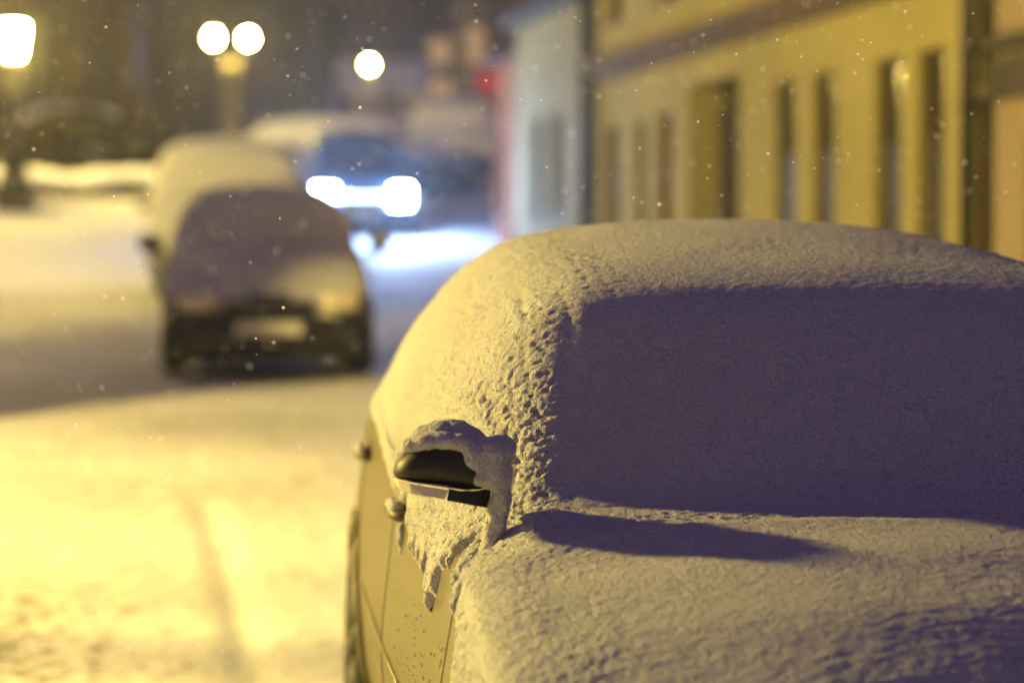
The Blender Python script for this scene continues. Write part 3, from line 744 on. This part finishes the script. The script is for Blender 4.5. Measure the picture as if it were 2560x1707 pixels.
m = FB(); m.fbox(.38, 12.97, .0, .35, 7.203, 7.4); m.build('eaves', M['ledge'], h1)
m = FB(); m.fbox(.36, 12.98, -7, .4, 7.403, 7.6); m.build('roof_snow', M['snow'], h1)
m = FB(); m.fbox(.42, 12.9, .002, .05, .3, 1.0); m.build('plinth', M['yellow_wall'], h1)
backing(h1, .4, 12.95, .2, 7.2)
# drainpipes
def pipe(a, label, r=.065):
    m = MB(); pts = [fp(a, .13, .55), fp(a, .13, 7.1)]
    m.tube(pts, r, 12)
    for z in (1.3, 2.6, 3.6, 5, 6.3): m.tube([fp(a, .13, z), fp(a, .13, z+.05)], r+.015, 12)
    o = m.build('drainpipe', M['pipe'], None, True)
    return tag(o, label, 'drainpipe')
pipe(.30, 'dark drainpipe at the right end of the ochre house, beside the beige house')
pipe(13.1, 'dark drainpipe between the ochre house and the pale house')
# beige house (right edge)
h2 = empty('town_house', (0, 0, 0), (0, 0, 0), 'beige plastered house at the right edge, with a dark moulding band', 'house')
hs_ = [(-2.3, -1.2, 1.2, 2.5), (-.95, -.50, .3, 2.35), (-1.6, -.8, 3.9, 5.6), (-5, -4, 1.2, 2.5)]
facade(h2, -9, .13, .1, 7., hs_, M['beige_wall'])
for a, b, c_, d_ in hs_: window(h2, a, b, c_, d_)
m = FB(); m.fbox(-8.9, .11, .002, .12, 2.66, 2.78); m.fbox(-8.9, .11, .002, .08, 2.783, 2.95); m.build('moulding', M['stone_dark'], h2)
m = FB(); m.fbox(-8.9, .11, .003, .14, 3.0, 3.1); m.build('upper_moulding', M['stone_dark'], h2)
m = FB(); m.fbox(-8.95, .12, -7, .4, 7.003, 7.2); m.build('roof', M['stone_dark'], h2)
backing(h2, -9, .13, .1, 7.)
# pale low house
h3 = empty('town_house', (0, 0, 0), (0, 0, 0), 'low pale green house beyond the ochre one, with two small windows', 'house')
hs_ = [(15.0, 15.75, 2.0, 3.4), (16.3, 17.0, 2.0, 3.4)]
facade(h3, 13.3, 18.2, .6, 4.75, hs_, M['pale_wall'])
for a, b, c_, d_ in hs_: window(h3, a, b, c_, d_)
m = FB(); m.fbox(13.28, 18.2, -.45, .25, 4.753, 4.86); m.build('eaves', M['stone_dark'], h3)
vs = [fp(13.3, .3, 4.863), fp(18.2, .3, 4.863), fp(18.2, -3.5, 7.2), fp(13.3, -3.5, 7.2), fp(13.3, -7, 4.863), fp(18.2, -7, 4.863)]
m = MB(); m.add(vs, [(0, 1, 2, 3), (3, 2, 5, 4), (0, 3, 4), (1, 5, 2), (0, 4, 5, 1)]); m.build('roof', M['purple_wall'], h3)
backing(h3, 13.3, 18.2, .6, 4.75)
# orange house
h4 = empty('town_house', (0, 0, 0), (0, 0, 0), 'narrow orange plastered house past the pale one', 'house')
hs_ = [(19.0, 19.5, 2.1, 3.3)]
facade(h4, 18.23, 19.7, .8, 4.35, hs_, M['orange_wall'])
for a, b, c_, d_ in hs_: window(h4, a, b, c_, d_)
vs = [fp(18.23, .25, 4.353), fp(19.7, .25, 4.353), fp(19.7, -3.5, 6.6), fp(18.23, -3.5, 6.6), fp(18.23, -7, 4.353), fp(19.7, -7, 4.353)]
m = MB(); m.add(vs, [(0, 1, 2, 3), (3, 2, 5, 4), (0, 3, 4), (1, 5, 2), (0, 4, 5, 1)]); m.build('roof', M['purple_wall'], h4)
backing(h4, 18.23, 19.7, .8, 4.35)
# red hanging sign
sp = at(1130, 190, 42)
t = empty('shop_sign', sp, (0, 0, 0), 'red hanging shop sign by the orange house', 'sign')
m = MB(); m.box((0, 0, 0), (.27, .05, .20)); m.build('sign_panel', M['red_sign'], t)
m = MB(); m.tube([(-.25, 0, .26), (.6, 0, .26)], .015, 8); m.tube([(-.2, 0, .26), (-.2, 0, .19)], .01, 6); m.tube([(.2, 0, .26), (.2, 0, .19)], .01, 6); m.build('bracket', M['iron'], t)

# ------------------------------------------------------------------ far houses closing the street
def far_house(x0, x1, y, top, matl, label, wins, depth=8, gable=2.5, lit=()):
    z0 = gzf(y)-.5
    h = empty('far_house', ((x0+x1)/2, y, gzf(y)), (0, 0, 0), label, 'house')
    cx_ = (x0+x1)/2; g = gzf(y)
    m = MB(); m.b2(x0-cx_, x1-cx_, 0, depth, -.5, top-g); m.build('wall', matl, h)
    m = MB(); hw = (x1-x0)/2+.3; t0 = top-g+.004
    m.add([(-hw, -.4, t0), (hw, -.4, t0), (hw, depth/2, t0+gable), (-hw, depth/2, t0+gable), (-hw, depth+.4, t0), (hw, depth+.4, t0)], [(0, 1, 2, 3), (3, 2, 5, 4), (0, 3, 4), (1, 5, 2), (0, 4, 5, 1)])
    m.build('roof', M['snow'], h)
    for i, (a, b, c_, d_) in enumerate(wins):
        f = MB(); f.b2(a-cx_-.08, b-cx_+.08, -.06, .1, c_-g-.08, c_-g); f.b2(a-cx_-.08, b-cx_+.08, -.06, .1, d_-g, d_-g+.08); f.b2(a-cx_-.08, a-cx_, -.06, .1, c_-g, d_-g); f.b2(b-cx_, b-cx_+.08, -.06, .1, c_-g, d_-g)
        w_ = f.build('window', M['frame'], h); f = MB(); f.b2(a-cx_, b-cx_, -.02, .05, c_-g, d_-g); f.build('pane', M['lit_pane' if i in lit else 'pane'], w_)
    return h
def P2(px, py, d):
    v = at(px, py, d); return v.x, v.z
def rects(lst, d):
    out = []
    for x0, y0, x1, y1 in lst:
        a, z1 = P2(x0, y0, d); b, z0 = P2(x1, y1, d); out.append((a, b, z0, z1))
    return out
far_house(-14, -3.2, 84, 12, M['purple_wall'], 'tall dark brown house at the far left behind the bare trees', rects([(60, 60, 120, 200), (230, 40, 280, 150)], 84))
far_house(-2.9, 9.5, 92, 15, M['purple_wall'], 'dark brown house behind the twin globe lamp', rects([(640, 20, 690, 160), (740, 20, 790, 160), (640, 200, 690, 270)], 92))
far_house(4.3, 7.0, 80, 6.6, M['warm_wall'], 'small sandy house behind the single globe lamp', rects([(880, 200, 905, 250)], 80), gable=1.5)
far_house(7.1, 13.5, 66, 13, M['purple_wall'], 'dark house past the red sign with dim lit windows', rects([(985, 90, 1035, 150), (985, 180, 1035, 260), (1070, 60, 1115, 150), (1075, 330, 1115, 420), (1000, 290, 1040, 360)], 66), lit=(0, 1, 2, 3))
# low wall with snow on the left
wl = empty('garden_wall', (-4.2, 42.6, gzf(42.6)), (0, 0, 0), 'low dark wall capped with snow at the far left', 'wall')
m = MB(); m.b2(-7, 3.0, 0, .4, -.3, .34); m.build('masonry', M['stone_dark'], wl)
blob('snow_capping', [(Vector((x, .2, .36+.05*math.sin(x*3))), (.45, .34, .16+.04*math.sin(x*7))) for x in np.arange(-7, 3.1, .4)], .05, .03, 3, M['snow'], wl, seed=90)

# ------------------------------------------------------------------ trees
def tree(x, y, h, lean, label, seed, r=.22, snowy=True):
    rg = random.Random(seed); t = empty('bare_tree', (x, y, gzf(y)-.1), (0, 0, 0), label, 'tree', 'bare trees at the end of the street')
    m = MB(); pts = []
    for k in range(9):
        u = k/8; pts.append((lean*h*u+.08*math.sin(u*5+seed), .05*math.sin(u*4), h*u))
    m.tube(pts, [r*(1-.7*k/8) for k in range(9)], 12); tr = m.build('trunk', M['bark'], t, True)
    m = MB()
    def branch(p, d, L, r_, lv):
        q = [p]; dd = Vector(d).normalized()
        for k in range(4):
            dd = (dd+Vector((rg.uniform(-.25, .25), rg.uniform(-.25, .25), rg.uniform(-.05, .25)))).normalized(); q.append(q[-1]+dd*L/4)
        m.tube(q, [r_*(1-.18*k) for k in range(5)], 6, cap=False)
        if lv > 0:
            for k in range(4):
                nd = (dd+Vector((rg.uniform(-1, 1), rg.uniform(-1, 1), rg.uniform(-.2, .8)))).normalized()
                branch(q[rg.randint(1, 4)], nd, L*.62, r_*.5, lv-1)
    for k in range(9):
        u = .35+.65*k/8; p = Vector(pts[min(8, int(u*8))]); a = rg.uniform(0, 6.28)
        branch(p, (math.cos(a), math.sin(a), .5), h*.33*(1.2-u*.5), r*.35, 2)
    m.build('crown', M['bark'], t, True)
    return t
tree(-3.3, 55, 9, .0, 'bare tree with a straight pale trunk left of the twin globe lamp', 3, r=.30)
tree(-1.3, 57, 8, -.34, 'leaning bare tree just left of the twin globe lamp', 5, r=.26)
tree(-6.5, 60, 10, .05, 'thick bare tree behind the lantern at the far left', 8, r=.3)
# ragged dark hedge behind the wall
rg = np.random.default_rng(4); n = 14000
P_ = np.stack([rg.uniform(-11, -.9, n), rg.uniform(47, 48.4, n), rg.uniform(0, 1.15, n)], 1); P_[:, 2] += .25*np.sin(P_[:, 0]*1.7)*(P_[:, 2] > .5)+gz(47.5)
a1 = rg.normal(size=(n, 3)); a1 /= np.linalg.norm(a1, axis=1, keepdims=True); a2 = np.cross(a1, rg.normal(size=(n, 3))); a2 /= np.linalg.norm(a2, axis=1, keepdims=True)
V = np.stack([P_-a1*.09, P_-a2*.05, P_+a1*.09, P_+a2*.05], 1).reshape(-1, 3)
o = np_mesh('hedge', V, np.arange(4*n).reshape(n, 4), M['hedge'], None, False); tag(o, 'dark ragged hedge behind the low snow capped wall', 'hedge')

# ------------------------------------------------------------------ falling snow
rg = np.random.default_rng(11); n = 14000
P_ = np.concatenate([np.stack([rg.uniform(-2.6, 2.6, n), 3.7+rg.random(n)*8, rg.uniform(.2, 3.2, n)], 1), np.stack([rg.uniform(-4, 6, n//2), 3+rg.random(n//2)*18, rg.uniform(-.2, 5.5, n//2)], 1)])
P_ = P_[(P_[:, 2] > gz(P_[:, 1])+.05) & ~((P_[:, 0] > .2) & (P_[:, 0] < 2.3) & (P_[:, 1] > 3) & (P_[:, 1] < 7.6) & (P_[:, 2] < 1.65))]
n = len(P_); r = .0006+.0015*rg.random(n)**2.5*(1+.05*P_[:, 1])
oct_ = np.array([(1, 0, 0), (-1, 0, 0), (0, 1, 0), (0, -1, 0), (0, 0, 1), (0, 0, -1)], float)
sc3 = rg.uniform(.7, 1.5, (n, 1, 3))
V = (P_[:, None]+oct_[None]*sc3*r[:, None, None]).reshape(-1, 3)
T = np.array([(0, 2, 4), (2, 1, 4), (1, 3, 4), (3, 0, 4), (2, 0, 5), (1, 2, 5), (3, 1, 5), (0, 3, 5)])
Q = (T[None]+6*np.arange(n)[:, None, None]).reshape(-1, 3)
M['flake'] = mat('snowflake', (.9, .9, .9), rough=.8)
nt = M['flake'].node_tree; tr_ = nt.nodes.new('ShaderNodeBsdfTranslucent'); tr_.inputs[0].default_value = (1, 1, 1, 1); ms = nt.nodes.new('ShaderNodeAddShader')
nt.links.new(nt.nodes['Principled BSDF'].outputs[0], ms.inputs[0]); nt.links.new(tr_.outputs[0], ms.inputs[1]); nt.links.new(ms.outputs[0], nt.nodes['Material Output'].inputs[0])
o = np_mesh('falling_snow', V, Q, M['flake'], None, False); o['kind'] = 'stuff'

# ------------------------------------------------------------------ snow haze in the air
m = bpy.data.materials.new('snow haze'); m.use_nodes = True; nt = m.node_tree; nt.nodes.clear()
out = nt.nodes.new('ShaderNodeOutputMaterial'); pv = nt.nodes.new('ShaderNodeVolumePrincipled')
pv.inputs['Color'].default_value = (.93, .93, .95, 1); pv.inputs['Density'].default_value = .0016; pv.inputs['Anisotropy'].default_value = .8
nt.links.new(pv.outputs['Volume'], out.inputs['Volume'])
mb = MB(); mb.b2(-75, 75, -25, 135, -3, 19); hz = mb.build('haze', m); tag(hz, kind='stuff')
